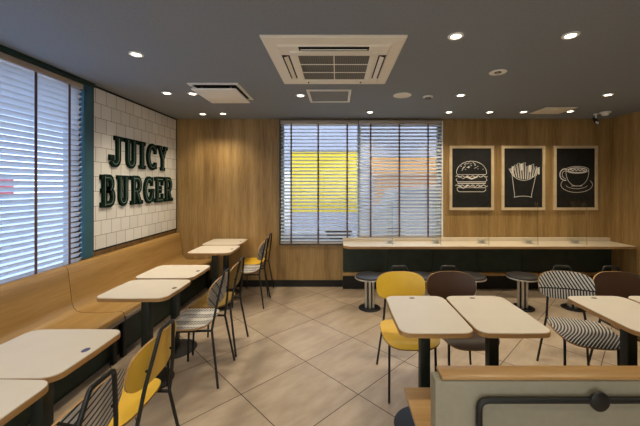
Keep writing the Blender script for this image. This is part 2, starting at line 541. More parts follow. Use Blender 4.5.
# ------------------------------------------------------------------ blinds
def blind(label, along, a0, a1, plane, z0, z1, tilt, tapes, pitch, group):
    """along 'x': hangs on the back wall; 'y': on the left wall.  The slats tilt about their long axis."""
    if along == 'x':
        P = lambda a, d, z: (a, plane - d, z)
    else:
        P = lambda a, d, z: (plane + d, a, z)
    t = thing('window_blind', label, 'blind', P((a0 + a1) / 2, 0, z0), 0, group)
    o = Vector(t.location)
    def pbox(bm, a0, a1, d0, d1, z0, z1, bev=0):
        p = Vector(P(a0, d0, z0)) - o; q = Vector(P(a1, d1, z1)) - o
        box(bm, min(p.x, q.x), max(p.x, q.x), min(p.y, q.y), max(p.y, q.y), min(p.z, q.z), max(p.z, q.z), bev)
    bm = new(); pbox(bm, a0, a1, -.03, .03, z1 - .05, z1, .003)
    obj('headrail', bm, M['headrail'], t)
    bm = new(); pbox(bm, a0, a1, -.025, .025, z0, z0 + .018, .004)
    obj('bottom_rail', bm, M['headrail'], t)
    bm = new()
    n = int((z1 - .06 - z0 - .03) / pitch)
    for k in range(n + 1):
        zc = z0 + .03 + pitch * (k + .4)
        c, s = math.cos(tilt), math.sin(tilt)
        hw = .025
        prof = [(-hw, 0), (-hw * .5, .0028), (0, .004), (hw * .5, .0028), (hw, 0)]
        prof = prof + [(x, z - .0032) for x, z in prof[::-1]]
        va, vb = [], []
        for d, z in prof:
            dd, zz = d * c - z * s, d * s + z * c
            va.append(bm.verts.new(Vector(P(a0 + .004, dd, zc + zz)) - o)); vb.append(bm.verts.new(Vector(P(a1 - .004, dd, zc + zz)) - o))
        m = len(prof)
        for i in range(m):
            j = (i + 1) % m
            bm.faces.new((va[i], va[j], vb[j], vb[i]))
        bm.faces.new(va); bm.faces.new(vb[::-1])
    obj('slat_panel', bm, M['slat'], t)
    for a in tapes:
        bm = new()
        pbox(bm, a - .012, a + .012, .0275, .0285, z0 + .005, z1 - .03)
        obj('ladder_tape', bm, M['tape'], t, smooth=None)
    return t

BPL = BACK - .032
g = 'white venetian blinds'
blind('white slatted blind with open slats showing the yellow truck', 'x', -.835, .318, BPL, .645, 2.468, math.radians(-20),
      [(291.4 - CX) * 4.66 / F, (318.3 - CX) * 4.66 / F, (347.2 - CX) * 4.66 / F], .0515, g)
blind('white slatted blind with tilted slats above the counter end, nearest the burger poster', 'x', .328, 1.55, BPL, .745, 2.468, math.radians(-42),
      [(370.5 - CX) * 4.66 / F, (399.1 - CX) * 4.66 / F, (427.7 - CX) * 4.66 / F], .0515, g)
blind('bluish white slatted blind beside the tiled wall panel', 'y', VY0 + .02, 2.952, LEFT + .005, .775, 2.458, math.radians(47),
      [2.8, 2.487, 2.174, 1.86, 1.55, 1.24], .047, g)

# ------------------------------------------------------------------ tiled panel and letters
PY0, PY1, PZ0, PZ1 = 3.075, 4.695, .857, 2.496
t = thing('tile_panel', 'white tiled wall panel with thin dark frame behind the lettering', 'wall panel', (LEFT, (PY0 + PY1) / 2, PZ0))
bm = new(); box(bm, .001, .020, PY0 + .012 - t.location.y, PY1 - .016 - t.location.y, .014, PZ1 - PZ0 - .014)
ts = obj('tile_surface', bm, M['wtile'], t, smooth=None)
# the tile pattern is laid out in room coordinates
for nd in M['wtile'].node_tree.nodes:
    if nd.type == 'TEX_COORD':
        geo = M['wtile'].node_tree.nodes.new('ShaderNodeNewGeometry')
        for l in list(nd.outputs['Object'].links):
            M['wtile'].node_tree.links.new(geo.outputs['Position'], l.to_socket)
bm = new()
y0, y1, h = PY0 - t.location.y, PY1 - t.location.y, PZ1 - PZ0
for a in ((y0, y1, 0, .016), (y0, y1, h - .016, h), (y0, y0 + .013, .016, h - .016), (y1 - .018, y1, .016, h - .016)):
    box(bm, .001, .026, a[0], a[1], a[2], a[3])
obj('frame', bm, M['dark'], t, smooth=None)

W_ = .205
def letter_strokes(ch):
    """Strokes of a slab serif capital, one unit high: (width of letter, thick strokes, serif bars)."""
    if ch == 'J':
        return .66, [[(.44, .93), (.44, .30)] + arc(.27, .27, .17, .18, 0, -150, 10)], [(.24, .66, .86, 1), (.0, .22, .20, .38)]
    if ch == 'U':
        return .74, [[(.2, .95), (.2, .32)] + arc(.37, .30, .17, .21, 180, 360, 12) + [(.54, .32), (.54, .95)]], [(.02, .36, .86, 1), (.40, .73, .86, 1)]
    if ch == 'I':
        return .42, [[(.21, .05), (.21, .95)]], [(.02, .40, 0, .14), (.02, .40, .86, 1)]
    if ch == 'C':
        return .68, [arc(.38, .5, .27, .41, 48, 312, 18)], [(.52, .66, .62, .98), (.52, .66, .04, .30)]
    if ch == 'Y':
        return .76, [[(.16, .95), (.38, .48)], [(.60, .95), (.38, .48)], [(.38, .52), (.38, .05)]], [(.0, .30, .86, 1), (.46, .76, .86, 1), (.22, .54, 0, .14)]
    if ch == 'B':
        return .74, [[(.2, .04), (.2, .96)], [(.2, .91), (.40, .91)] + arc(.42, .72, .15, .19, 90, -90, 8) + [(.40, .53), (.2, .53)],
                     [(.2, .53), (.42, .53)] + arc(.44, .31, .18, .22, 90, -90, 8) + [(.42, .09), (.2, .09)]], [(.0, .24, 0, .16), (.0, .24, .84, 1), (.02, .2, .44, .58)]
    if ch == 'R':
        return .78, [[(.2, .04), (.2, .96)], [(.2, .91), (.40, .91)] + arc(.43, .69, .17, .22, 90, -90, 8) + [(.40, .47), (.2, .47)],
                     [(.36, .48), (.58, .08)]], [(.0, .38, 0, .14), (.0, .24, .86, 1), (.48, .78, 0, .14)]
    if ch == 'G':
        return .76, [arc(.38, .5, .27, .41, 50, 360, 18)], [(.53, .67, .64, .98), (.40, .76, .40, .54), (.56, .74, .04, .46)]
    if ch == 'E':
        return .70, [[(.2, .04), (.2, .96)], [(.2, .91), (.62, .91)], [(.2, .5), (.5, .5)], [(.2, .09), (.62, .09)]], \
               [(.0, .24, 0, .16), (.0, .24, .84, 1), (.54, .68, .66, 1), (.54, .68, 0, .34), (.42, .54, .36, .64)]

def word(txt, y0, y1, z0, h, d):
    tot = sum(letter_strokes(c)[0] for c in txt) + .08 * (len(txt) - 1)
    k = (y1 - y0) / tot
    y = y0
    seen = 0
    for i, c in enumerate(txt):
        wd, strokes, bars = letter_strokes(c)
        lab = {'J': 'dark green slab serif letter J on white tiles', 'I': 'dark green slab serif letter I on white tiles',
               'C': 'dark green slab serif letter C on white tiles', 'Y': 'dark green slab serif letter Y on white tiles',
               'B': 'dark green slab serif letter B on white tiles', 'G': 'dark green slab serif letter G on white tiles',
               'E': 'dark green slab serif letter E on white tiles'}.get(c)
        if c == 'U':
            lab = 'dark green letter U in the upper word, between J and I' if d == 0 else 'dark green letter U in the lower word, between B and R'
        if c == 'R':
            lab = 'dark green letter R standing between U and G' if seen == 0 else 'dark green letter R ending the lower word, after E'
            seen += 1
        t = thing('wall_letter', lab, 'letter', (LEFT + .021, y, z0), 0, 'raised letters of the wall sign')
        bm = new()
        tf = lambda u, v, w_, k=k: (w_, u * k, v * h)
        for s in strokes:
            ribbon_u = [(p[0], p[1]) for p in s]
            ribbon(bm, ribbon_u, W_, 0, .022, tf)
        for (a, b, e, f) in bars:
            prism(bm, [(a, e), (b, e), (b, f), (a, f)], 0, .0225, tf)
        obj('letter_body', bm, M['signgreen'], t, smooth=30)
        bm = new()
        for s in strokes:
            ribbon(bm, [(p[0], p[1]) for p in s], .018, .020, .0235, tf)
        obj('inline', bm, M['inline'], t, smooth=30)
        y += (wd + .08) * k
word('JUICY', 3.286, 4.41, 1.708, .335, 0)
word('BURGER', 3.165, 4.55, 1.286, .335, 1)

# ------------------------------------------------------------------ wall bench
def bench_profile():
    s = [(-2.402, .806), (-2.365, .812), (-2.345, .806), (-2.332, .79), (-2.325, .76), (-2.300, .56), (-2.292, .50), (-2.278, .455), (-2.25, .425), (-2.20, .411),
         (-2.05, .408), (-1.90, .418), (-1.865, .420), (-1.845, .412), (-1.838, .395), (-1.838, .378)]
    b = [(-1.852, .378), (-1.854, .392), (-1.868, .402), (-1.90, .400), (-2.05, .388), (-2.21, .391), (-2.27, .408), (-2.302, .445), (-2.318, .50), (-2.345, .74), (-2.36, .785), (-2.402, .786)]
    return s + b

def wall_bench(label, y0, y1):
    t = thing('wall_bench', label, 'bench', (0, y0, 0), 0, 'bent wood benches along the window wall')
    L = y1 - y0
    tf = lambda u, v, w_: (u, w_, v)
    bm = new(); prism(bm, bench_profile(), .003, L - .003, tf)
    obj('seat_shell', bm, M['bench'], t, smooth=40)
    bm = new(); box(bm, -1.884, -1.829, .01, L - .01, .345, .377, .004)
    obj('front_lip', bm, M['steel'], t)
    bm = new(); box(bm, -2.404, -1.915, .0, L, .05, .375); box(bm, -2.404, -1.95, .0, L, 0, .05)
    obj('base', bm, M['greenpanel'], t, smooth=None)
    for yy in (.06, L - .06):
        bm = new(); box(bm, -1.91, -1.875, yy - .02, yy + .02, 0, .352, .003)
        obj('leg', bm, M['black'], t)
    return t
wall_bench('bent oak wall bench below the slatted window blind', .70, 2.725)
wall_bench('bent oak wall bench below the tiled panel with lettering', 2.725, 4.68)

# ------------------------------------------------------------------ tables
TZ = .72
def make_table(name_label, cx, cy, w, d, group, sticker, smat, rz=0):
    t = thing('cafe_table', name_label, 'table', (cx, cy, 0), 0, group)
    bm = new(); prism(bm, rrect(w, d, .062, 8, .004), TZ - .027, TZ - .004)
    obj('tabletop', bm, M['edge'], t, smooth=30)
    bm = new(); prism(bm, rrect(w - .006, d - .006, .059, 8, .004), TZ - .004, TZ)
    obj('laminate_surface', bm, M['laminate'], t, smooth=30)
    bm = new(); box(bm, -.03, .03, -.03, .03, .012, TZ - .04, .004)
    obj('column', bm, M['green'], t)
    bm = new(); box(bm, -.13, .13, -.13, .13, TZ - .038, TZ - .0275)
    obj('top_plate', bm, M['black'], t, smooth=None)
    bm = new(); lathe(bm, [(0, 0), (.188, 0), (.188, .0035), (.18, .0045), (.06, .005), (.034, .012), (0, .012)], n=36)
    obj('base_disc', bm, M['black'], t)
    bm = new()
    prism(bm, [(sticker[0] + math.cos(a) * .016, sticker[1] + math.sin(a) * .022) for a in [2 * PI * i / 18 for i in range(18)]] if w > .5 else
          [(sticker[0] + math.cos(a) * .020, sticker[1] + math.sin(a) * .012) for a in [2 * PI * i / 18 for i in range(18)]], TZ, TZ + .0008)
    obj('number_sticker', bm, smat, t, smooth=None)
    return t
gl = 'small tables along the wall bench'
TW, TD = .51, .44
for lab, cx, cy, sm in [
    ('cream small table nearest the camera along the bench, cut off by the frame', -1.40, 1.068, 'sticker'),
    ('cream small table beside the nearest bench table, by the yellow chair', -1.42, 1.517, 'sticker'),
    ('cream table of the middle bench pair, on the camera side', -1.465, 2.432, 'bronze'),
    ('cream table of the middle bench pair, towards the back wall', -1.496, 2.912, 'bronze'),
    ('cream table of the far bench pair, one place from the back wall', -1.515, 3.913, 'bronze'),
    ('cream bench table pushed against the oak back wall', -1.56, 4.425, 'bronze')]:
    make_table(lab, cx, cy, TW, TD + (.03 if cy > 3.5 else 0), gl, (TW / 2 - .045, 0), M[sm])
gr = 'small tables at the free-standing bench'
for lab, cx in [('cream small table in front of the yellow chair, facing the counter', .547),
                ('cream small table in front of the dark brown chair, beside the yellow chair table', .971),
                ('cream small table in front of the striped chair, near the steel coat rail', 1.828),
                ('cream small table cut off by the frame, next to the striped chair table', 2.257)]:
    make_table(lab, cx, 1.975, .408, .57, gr, (-.02, .24), M['bronze'])

# ------------------------------------------------------------------ chairs
def plate_outline(w, h, e=2.9, n=40):
    pts = []
    for i in range(n):
        a = 2 * PI * i / n
        c, s = math.cos(a), math.sin(a)
        pts.append((w / 2 * math.copysign(abs(c) ** (2 / e), c), h / 2 * math.copysign(abs(s) ** (2 / e), s)))
    return pts

def shell(bm, outline, f, th, rings=6):
    """A thin curved board: f maps a flat (u, v) to a point and its normal."""
    def layer(sgn):
        R = []
        for k in range(rings + 1):
            q = k / rings
            if k == 0:
                p, nn = f(0, 0)
                R.append([bm.verts.new(Vector(p) + Vector(nn) * th / 2 * sgn)])
            else:
                row = []
                for (u, v) in outline:
                    p, nn = f(u * q, v * q)
                    row.append(bm.verts.new(Vector(p) + Vector(nn) * th / 2 * sgn))
                R.append(row)
        n = len(outline)
        for A, B in zip(R, R[1:]):
            for i in range(n):
                j = (i + 1) % n
                if len(A) == 1:
                    bm.faces.new((A[0], B[i], B[j]))
                else:
                    bm.faces.new((A[i], A[j], B[j], B[i]))
        return R[-1]
    a, b = layer(1), layer(-1)
    n = len(a)
    rim = []
    for i in range(n):
        j = (i + 1) % n
        rim.append(bm.faces.new((a[i], a[j], b[j], b[i])))
    return rim

LEAN = math.atan2(.06, .39)
def back_f(u, v):
    # z along the leaning posts, sides curve towards the sitter
    zc = .683 + v * math.cos(LEAN)
    y = .25 + (zc - .41) * .06 / .39 - .020 - (u / .2) ** 2 * .026
    n = Vector((2 * u / .04 * .026, 1, 0)).normalized()
    return (u, y, zc), n
def seat_f(u, v):
    y = v - .018
    z = .430
    z += (u / .2) ** 2 * .010 + max(0, (v - .06) / .15) ** 2 * .012
    fr = max(0, (-v - .11) / .10)
    z -= fr * fr * .028
    n = Vector((-.1 * u / .2, (.5 if fr else 0) * -fr * .9, 1)).normalized()
    return (u, y, z), n

def make_chair(label, back_m, seat_m, loc, rz, group, y0=-.225, y1=.155):
    lf = y0 + .075                                     # front leg line
    def seat_p(u, v):
        k = .425 / (y1 - y0)
        p, n = seat_f(u, v * k)
        return (p[0], (y0 + y1) / 2 + v, p[2]), n
    t = thing('cafe_chair', label, 'chair', loc, rz, group)
    bm = new()
    rim = shell(bm, plate_outline(.405, .225, 2.9, 44), back_f, .011)
    for f in rim: f.material_index = 1
    obj('backrest', bm, [back_m, M['edge']], t, smooth=50)
    bm = new()
    rim = shell(bm, plate_outline(.40, y1 - y0, 4.0, 48), seat_p, .012)
    for f in rim: f.material_index = 1
    obj('seat', bm, [seat_m, M['edge']], t, smooth=50)
    r = .0088
    pts = [(-.140, .25, .41), (-.122, .277, .585), (-.066, .310, .80), (-.055, .313, .828), (.055, .313, .828), (.066, .310, .80), (.122, .277, .585), (.140, .25, .41)]
    bm = new(); tube(bm, fillet(pts, .035, 6), r)
    obj('back_frame', bm, M['black'], t)
    for sx in (-1, 1):
        yy = .25 + (.66 - .41) * .1538
        bm = new(); tube(bm, [(sx * .104, yy - .016, .66), (sx * .104, yy + .006, .66)], .006)
        obj('back_bolt', bm, M['black'], t)
    for sx in (-1, 1):
        bm = new(); tube(bm, fillet([(sx * .140, .25, .41), (sx * .152, lf + .05, .408), (sx * .160, lf, .405), (sx * .164, lf - .015, 0.0065)], .04, 6)[:], r)
        obj('leg', bm, M['black'], t)
        bm = new(); tube(bm, [(sx * .140, .25, .415), (sx * .188, .315, .003)], r)
        obj('leg', bm, M['black'], t)
    bm = new(); tube(bm, [(-.152, .10, .409), (.152, .10, .409)], .007); tube(bm, [(-.156, lf + .06, .407), (.156, lf + .06, .407)], .007)
    obj('seat_frame', bm, M['black'], t)
    return t
gc = 'chairs at the small tables'
make_chair('mustard yellow cafe chair beside the dark brown chair, facing the camera', M['mustard'], M['mustard'], (.525, 2.345, 0), 0, gc)
bro = make_chair('dark brown cafe chair between the yellow chair and the striped chair', M['brown'], M['brown'], (.94, 2.345, 0), 0, gc)
copy_tree(bro, (2.305, 2.34, 0), 0, 'dark brown cafe chair cut off by the frame, next to the striped chair', gc)
make_chair('white and black striped cafe chair turned towards the camera by the counter stools', M['st_back'], M['st_seat'], (1.825, 2.36, 0), math.radians(-15), gc)
R90 = math.radians(-90)
SD = (-.135, .215)
mus = make_chair('mustard yellow cafe chair nearest the camera, seen from behind its seat', M['mustard'], M['mustard'], (-1.150, 1.55, 0), R90, gc, *SD)
copy_tree(mus, (-1.245, 4.44, 0), R90, 'mustard yellow cafe chair closest to the oak back wall', gc)
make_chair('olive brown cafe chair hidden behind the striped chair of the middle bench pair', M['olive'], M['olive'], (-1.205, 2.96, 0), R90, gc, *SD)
bst = make_chair('black and white striped cafe chair cut off by the bottom edge, beside the yellow one', M['st_backb'], M['st_seatb'], (-1.145, 1.116, 0), R90, gc, *SD)
copy_tree(bst, (-1.20, 2.53, 0), R90, 'black and white striped cafe chair at the middle pair of bench tables', gc)
copy_tree(bst, (-1.210, 4.03, 0), R90, 'pale striped cafe chair at the far pair of bench tables', gc)

# ------------------------------------------------------------------ counter along the back wall
t = thing('wall_counter', 'long cream wall counter with wooden edge under the posters', 'counter', (.085, 4.69, 0))
ox, oy = t.location.x, t.location.y
def ctr_outline(x0, x1, y0, y1, r, ins=0):
    x0 += ins; y0 += ins
    a = arc(x0 + r, y0 + r, r, r, 180, 270, 8)
    return a + [(x1, y0), (x1, y1), (x0, y1)]
tf = lambda u, v, w_: (u - ox, v - oy, w_)
bm = new(); prism(bm, ctr_outline(.085, 4.025, 4.225, 4.69, .12), .655, .684, tf)
obj('counter_edge', bm, M['edge'], t, smooth=30)
bm = new(); prism(bm, ctr_outline(.085, 4.025, 4.225, 4.69, .12, .003), .684, .690, tf)
obj('counter_surface', bm, M['counter'], t, smooth=30)
bm = new(); box(bm, .085 - ox, 4.02 - ox, -.06, 0, .690, .738, .003)
obj('upstand', bm, M['counter'], t)
bm = new()
for k in range(6):
    a, b = .09 + k * .655, .09 + (k + 1) * .655 - .006
    box(bm, a - ox, b - ox, -.085, -.003, .245, .655)
obj('front_panel', bm, M['greenpanel'], t, smooth=None)
bm = new(); box(bm, .085 - ox, 4.02 - ox, -.125, -.003, .196, .24, .004)
obj('foot_rail', bm, M['bench'], t)
bm = new(); box(bm, .085 - ox, 4.02 - ox, -.10, -.003, 0, .194)
obj('plinth', bm, M['dark'], t, smooth=None)

dlab = ['clear acrylic divider on the counter in front of the window, nearest the counter end', 'clear acrylic divider on the counter between window and burger poster',
        'clear acrylic divider on the counter below the burger poster', 'clear acrylic divider on the counter below the fries poster', 'clear acrylic divider on the counter below the coffee cup poster']
first = None
for k, x in enumerate([.745, 1.40, 2.05, 2.71, 3.37]):
    if first is None:
        first = t = thing('counter_divider', dlab[0], 'divider', (x, 4.45, .6905), 0, 'clear dividers on the counter')
        bm = new(); box(bm, -.0025, .0025, -.20, .17, .012, .585)
        sh = obj('acrylic_sheet', bm, M['acrylic'], t, smooth=None)
        bm = new(); box(bm, -.0027, .0027, -.2025, -.200, .012, .5875); box(bm, -.0027, .0027, -.2, .17, .585, .5875)
        obj('polished_edge', bm, M['acredge'], sh, smooth=None)
        bm = new(); box(bm, -.06, .06, -.03, .06, 0, .006, .001); box(bm, -.03, -.0028, -.02, .05, .006, .05); box(bm, .0028, .03, -.02, .05, .006, .05)
        obj('clip', bm, M['chrome'], t)
    else:
        copy_tree(first, (x, 4.45, .6905), 0, dlab[k])

# stools
slab = ['black round stool nearest the free end of the counter, on steel rods', 'black round stool hidden behind the yellow chair', 'black round stool behind the dark brown chair near the window corner',
        'black round stool with steel rods standing clear between brown and striped chairs', 'black round stool directly behind the striped chair', 'black round stool in the corner behind the brown chair at the picture edge']
first = None
for k, x in enumerate([.40, 1.02, 1.65, 2.285, 2.915, 3.55]):
    if first is None:
        first = t = thing('counter_stool', slab[0], 'stool', (x, 3.88, 0), 0, 'fixed stools at the counter')
        bm = new(); lathe(bm, [(0, .368), (.158, .368), (.170, .375), (.175, .39), (.170, .404), (.152, .412), (0, .414)], n=36)
        obj('seat', bm, M['seatblack'], t)
        bm = new(); lathe(bm, [(.168, .3695), (.178, .371), (.1795, .379), (.176, .385), (.170, .385)], n=36)
        obj('steel_rim', bm, M['chrome'], t)
        for q in range(6):
            a = 2 * PI * (q + .5) / 6
            bm = new(); tube(bm, [(.05 * math.cos(a), .05 * math.sin(a), .015), (.05 * math.cos(a), .05 * math.sin(a), .367)], .0155, 10)
            obj('rod', bm, M['chrome'], t)
        bm = new(); lathe(bm, [(.032, .012), (.032, .367)], n=16)
        obj('core_tube', bm, M['dark'], t)
        bm = new(); lathe(bm, [(0, 0), (.135, 0), (.135, .008), (.125, .014), (0, .016)], n=32)
        obj('base_disc', bm, M['black'], t)
    else:
        copy_tree(first, (x, 3.88, 0), .2 * k, slab[k])

# ------------------------------------------------------------------ posters
def poster(label, x0, x1, draw):
    z0, z1 = 1.142, 2.097
    t = thing('framed_poster', label, 'poster', ((x0 + x1) / 2, BACK - .001, (z0 + z1) / 2), 0, 'framed chalk drawings')
    w, h = (x1 - x0) / 2, (z1 - z0) / 2
    f = .038
    bm = new()
    box(bm, -w, w, -.028, 0, h - f, h); box(bm, -w, w, -.028, 0, -h, -h + f); box(bm, -w, -w + f, -.028, 0, -h + f, h - f); box(bm, w - f, w, -.028, 0, -h + f, h - f)
    obj('frame', bm, M['frame_wood'], t, smooth=None)
    bm = new(); box(bm, -w + f, w - f, -.012, -.002, -h + f, h - f)
    obj('board', bm, M['board'], t, smooth=None)
    bm = new(); draw(bm, lambda u, v, w_: (u, -.012 - w_, v))
    obj('chalk_drawing', bm, M['chalk'], t, smooth=None)
    return t
LW = .007
def S_(bm, pts, tf, w=LW, closed=False):
    ribbon(bm, pts, w, 0, .0012, tf, closed)
def wavy(x0, x1, y, a, n, k=5):
    m = n * k
    return [(x0 + (x1 - x0) * i / m, y + a * math.sin(2 * PI * i / k)) for i in range(m + 1)]
def burger(bm, tf):
    S_(bm, arc(0, .075, .225, .175, 0, 180, 24), tf)
    S_(bm, [(-.225, .075), (-.21, .05), (.21, .05), (.225, .075)], tf)
    random.seed(3)
    for i in range(34):
        a = random.uniform(20, 160); q = random.uniform(.45, .9)
        x, y = .225 * q * math.cos(math.radians(a)), .075 + .175 * q * math.sin(math.radians(a))
        S_(bm, [(x - .008, y - .003), (x + .008, y + .004)], tf, .008)
    S_(bm, wavy(-.235, .235, .022, .012, 6), tf, .009)
    S_(bm, [(-.20, .032), (-.12, -.012), (-.05, .032)], tf); S_(bm, [(-.08, .02), (.0, -.014), (.09, .02)], tf, .02)
    S_(bm, [(-.215, -.005), (-.23, -.03), (-.21, -.055), (.21, -.055), (.23, -.03), (.215, -.005)], tf)
    S_(bm, [(-.2, -.075), (.2, -.075)], tf); S_(bm, [(-.205, -.05), (-.21, -.085), (.21, -.085), (.205, -.05)], tf)
    S_(bm, wavy(-.24, .24, -.115, .013, 6), tf, .009)
    S_(bm, [(-.19, -.105), (-.12, -.155), (-.04, -.105)], tf, .016); S_(bm, [(.0, -.115), (.07, -.15), (.15, -.11)], tf)
    S_(bm, [(-.215, -.145), (-.21, -.185), (-.18, -.205), (.18, -.205), (.21, -.185), (.215, -.145), (-.215, -.145)], tf)
def fries(bm, tf):
    S_(bm, [(-.165, .06), (-.125, -.255)] + arc(0, -.30, .14, .03, 160, 20, 10) + [(.125, -.255), (.195, .06)], tf)
    S_(bm, [(-.165, .06)] + arc(.012, .09, .17, .125, 195, 345, 14) + [(.195, .06)], tf)
    random.seed(5)
    for i in range(11):
        x = -.15 + .032 * i; q = (i - 5) / 5
        top = .20 - .07 * q * q + random.uniform(-.03, .03)
        x1 = x + q * .055
        b = -.02 + .05 * q * q
        S_(bm, [(x, b), (x1 - .006, top), (x1 + .022, top + .008), (x + .024, b)], tf, .007)
        if i % 3 == 1:
            S_(bm, [(x1 + .009, top - .10), (x1 + .009, top)], tf, .026)
    S_(bm, [(-.165, .06), (-.19, .13), (-.17, .14), (-.14, .02)], tf, .007)
    S_(bm, [(.195, .06), (.225, .14), (.205, .15), (.17, .03)], tf, .007)
def coffee(bm, tf):
    S_(bm, arc(.03, .12, .17, .052, 0, 360, 28)[:-1], tf, LW, True)
    S_(bm, arc(.03, .115, .14, .034, 0, 360, 24)[:-1], tf, .014, True)
    S_(bm, wavy(-.08, .14, .118, .012, 4), tf, .012)
    S_(bm, [(-.14, .12)] + arc(.02, .09, .16, .21, 185, 262, 8) + arc(.04, .09, .16, .21, 278, 352, 8) + [(.20, .12)], tf)
    S_(bm, arc(-.155, .05, .075, .085, 65, 285, 14), tf, .014)
    S_(bm, arc(-.15, .05, .045, .055, 75, 275, 12), tf, .007)
    S_(bm, [(p[0], p[1] - .10) for p in arc(.02, .0, .235, .115, 150, 392, 26)], tf)
    S_(bm, [(-.06, -.12), (.10, -.12)], tf, .008)
    S_(bm, arc(.02, -.09, .17, .07, 200, 340, 14), tf, .006)
poster('black poster with chalk burger drawing in pale wood frame', 1.672, 2.33, burger)
poster('black poster with chalk fries drawing in pale wood frame', 2.445, 3.09, fries)
poster('black poster with chalk coffee cup drawing in pale wood frame', 3.22, 3.872, coffee)

# ------------------------------------------------------------------ free-standing bench in front
BX0, BX1 = .352, 2.95
t = thing('booth_bench', 'wood capped bench with grey back and black rail, nearest the camera', 'bench', (BX0, 1.2, 0))
L = BX1 - BX0
bm = new(); box(bm, .014, L, -.03, .035, .06, .785, .004)
obj('back_panel', bm, M['greyback'], t)
bm = new(); box(bm, .040, L, -.026, .050, .7865, .800, .004)
obj('top_cap', bm, M['benchx'], t)
bm = new(); box(bm, .012, L, .037, .52, .388, .412, .005)
obj('seat', bm, M['benchx'], t)
bm = new(); box(bm, .06, L, .037, .40, .0, .386)
obj('base', bm, M['greenpanel'], t, smooth=None)
bm = new(); box(bm, .03, L, -.02, .03, 0, .06)
obj('plinth', bm, M['dark'], t, smooth=None)
ry = -.052; rzv = .731
bm = new(); tube(bm, fillet([(.166, ry + .022, .30), (.166, ry, .32), (.166, ry, rzv), (2.3, ry, rzv), (2.3, ry, .32), (2.3, ry + .022, .30)], .035, 6), .0118)
rail = obj('coat_rail', bm, M['black'], t)
for xx in (.599, 1.35, 2.1):
    bm = new(); lathe(bm, [(0, -.0145), (.031, -.0145), (.035, -.012), (.035, -.002), (.012, 0), (.012, .021), (0, .021)], n=24,
                      tf=lambda x, y, z, xx=xx: (xx + x, ry + z, rzv + y))
    obj('mounting_disc', bm, M['black'], rail)

# ------------------------------------------------------------------ ceiling fittings
DL = [(.785, 2.08, 'bright recessed downlight between the air conditioner and the sprinkler disc'),
      (1.535, 2.07, 'bright recessed downlight farthest towards the upper corner over the poster side'),
      (-1.51, 2.37, 'recessed downlight nearest the window blind, alone on the dark ceiling'),
      (-1.82, 3.37, 'recessed downlight closest to the tiled panel, level with the square diffuser'),
      (-1.555, 3.39, 'recessed downlight tucked beside the corner of the square diffuser'),
      (-.40, 3.46, 'recessed downlight between the square diffuser and the inspection hatch'),
      (1.355, 3.45, 'recessed downlight just beyond the small dome detector, above the burger poster'),
      (2.95, 3.43, 'recessed downlight closest to the oak side wall'),
      (-1.86, 4.36, 'recessed downlight in the back row nearest the tiled panel'),
      (-1.57, 4.34, 'recessed downlight in the back row, second from the tiled panel'),
      (.445, 4.25, 'recessed downlight in the back row above the window blinds'),
      (1.51, 4.25, 'recessed downlight in the back row at the edge of the window'),
      (2.06, 4.25, 'recessed downlight in the back row above the burger poster'),
      (2.51, 4.24, 'recessed downlight in the back row beside the ceiling vent panel, fries side'),
      (3.11, 4.20, 'recessed downlight in the back row beyond the ceiling vent panel, coffee poster side'),
      (-1.55, .75, None), (-.3, .6, None), (1.0, -.1, None), (2.4, .0, None), (2.75, 2.05, None), (.4, -.9, None), (2.2, -.9, None), (-1.3, -.9, None)]  # entries without a label are unseen downlights added to brighten the room
LIGHT_E = 37.0
first = None
def lamp(parent, name, energy):
    ld = bpy.data.lights.new(name, 'SPOT')
    ld.energy = energy; ld.color = (1.0, .86, .62)
    ld.spot_size = math.radians(115); ld.spot_blend = .85; ld.shadow_soft_size = .045
    lo = bpy.data.objects.new(name, ld); COL.objects.link(lo)
    lo.parent = parent; lo.location = (0, 0, -.022)
    return lo
for x, y, lab in DL:
    extra = {} if lab else {}
    lab = lab or ['added unseen downlight over the bench behind the camera', 'added unseen downlight over the aisle behind the air conditioner', 'added unseen downlight over the booth bench near the camera',
                  'added unseen downlight over the booth side behind the posters wall view', 'added unseen downlight by the side wall above the end table', 'added unseen downlight behind the camera in the middle row',
                  'added unseen downlight behind the camera by the side wall', 'added unseen downlight behind the camera by the window wall'][[d[0] for d in DL[15:]].index(x)]
    t = thing('downlight', lab, 'ceiling light', (x, y, CEIL), 0, 'recessed ceiling downlights')
    if first is None:
        first = t
        bm = new(); lathe(bm, [(.033, -.001), (.033, -.006), (.047, -.008), (.051, -.004), (.051, -.001)], n=28)
        obj('trim_ring', bm, M['white'], t)
        bm = new(); lathe(bm, [(0, -.0045), (.0335, -.0045), (.0335, -.001), (0, -.001)], n=24)
        obj('lens', bm, M['lens'], t)
    else:
        for ch in list(first.children):
            if ch.type == 'MESH':
                c = ch.copy(); COL.objects.link(c); c.parent = t
    lamp(t, 'lamp', LIGHT_E * (.7 if y > 4 else 1.0))

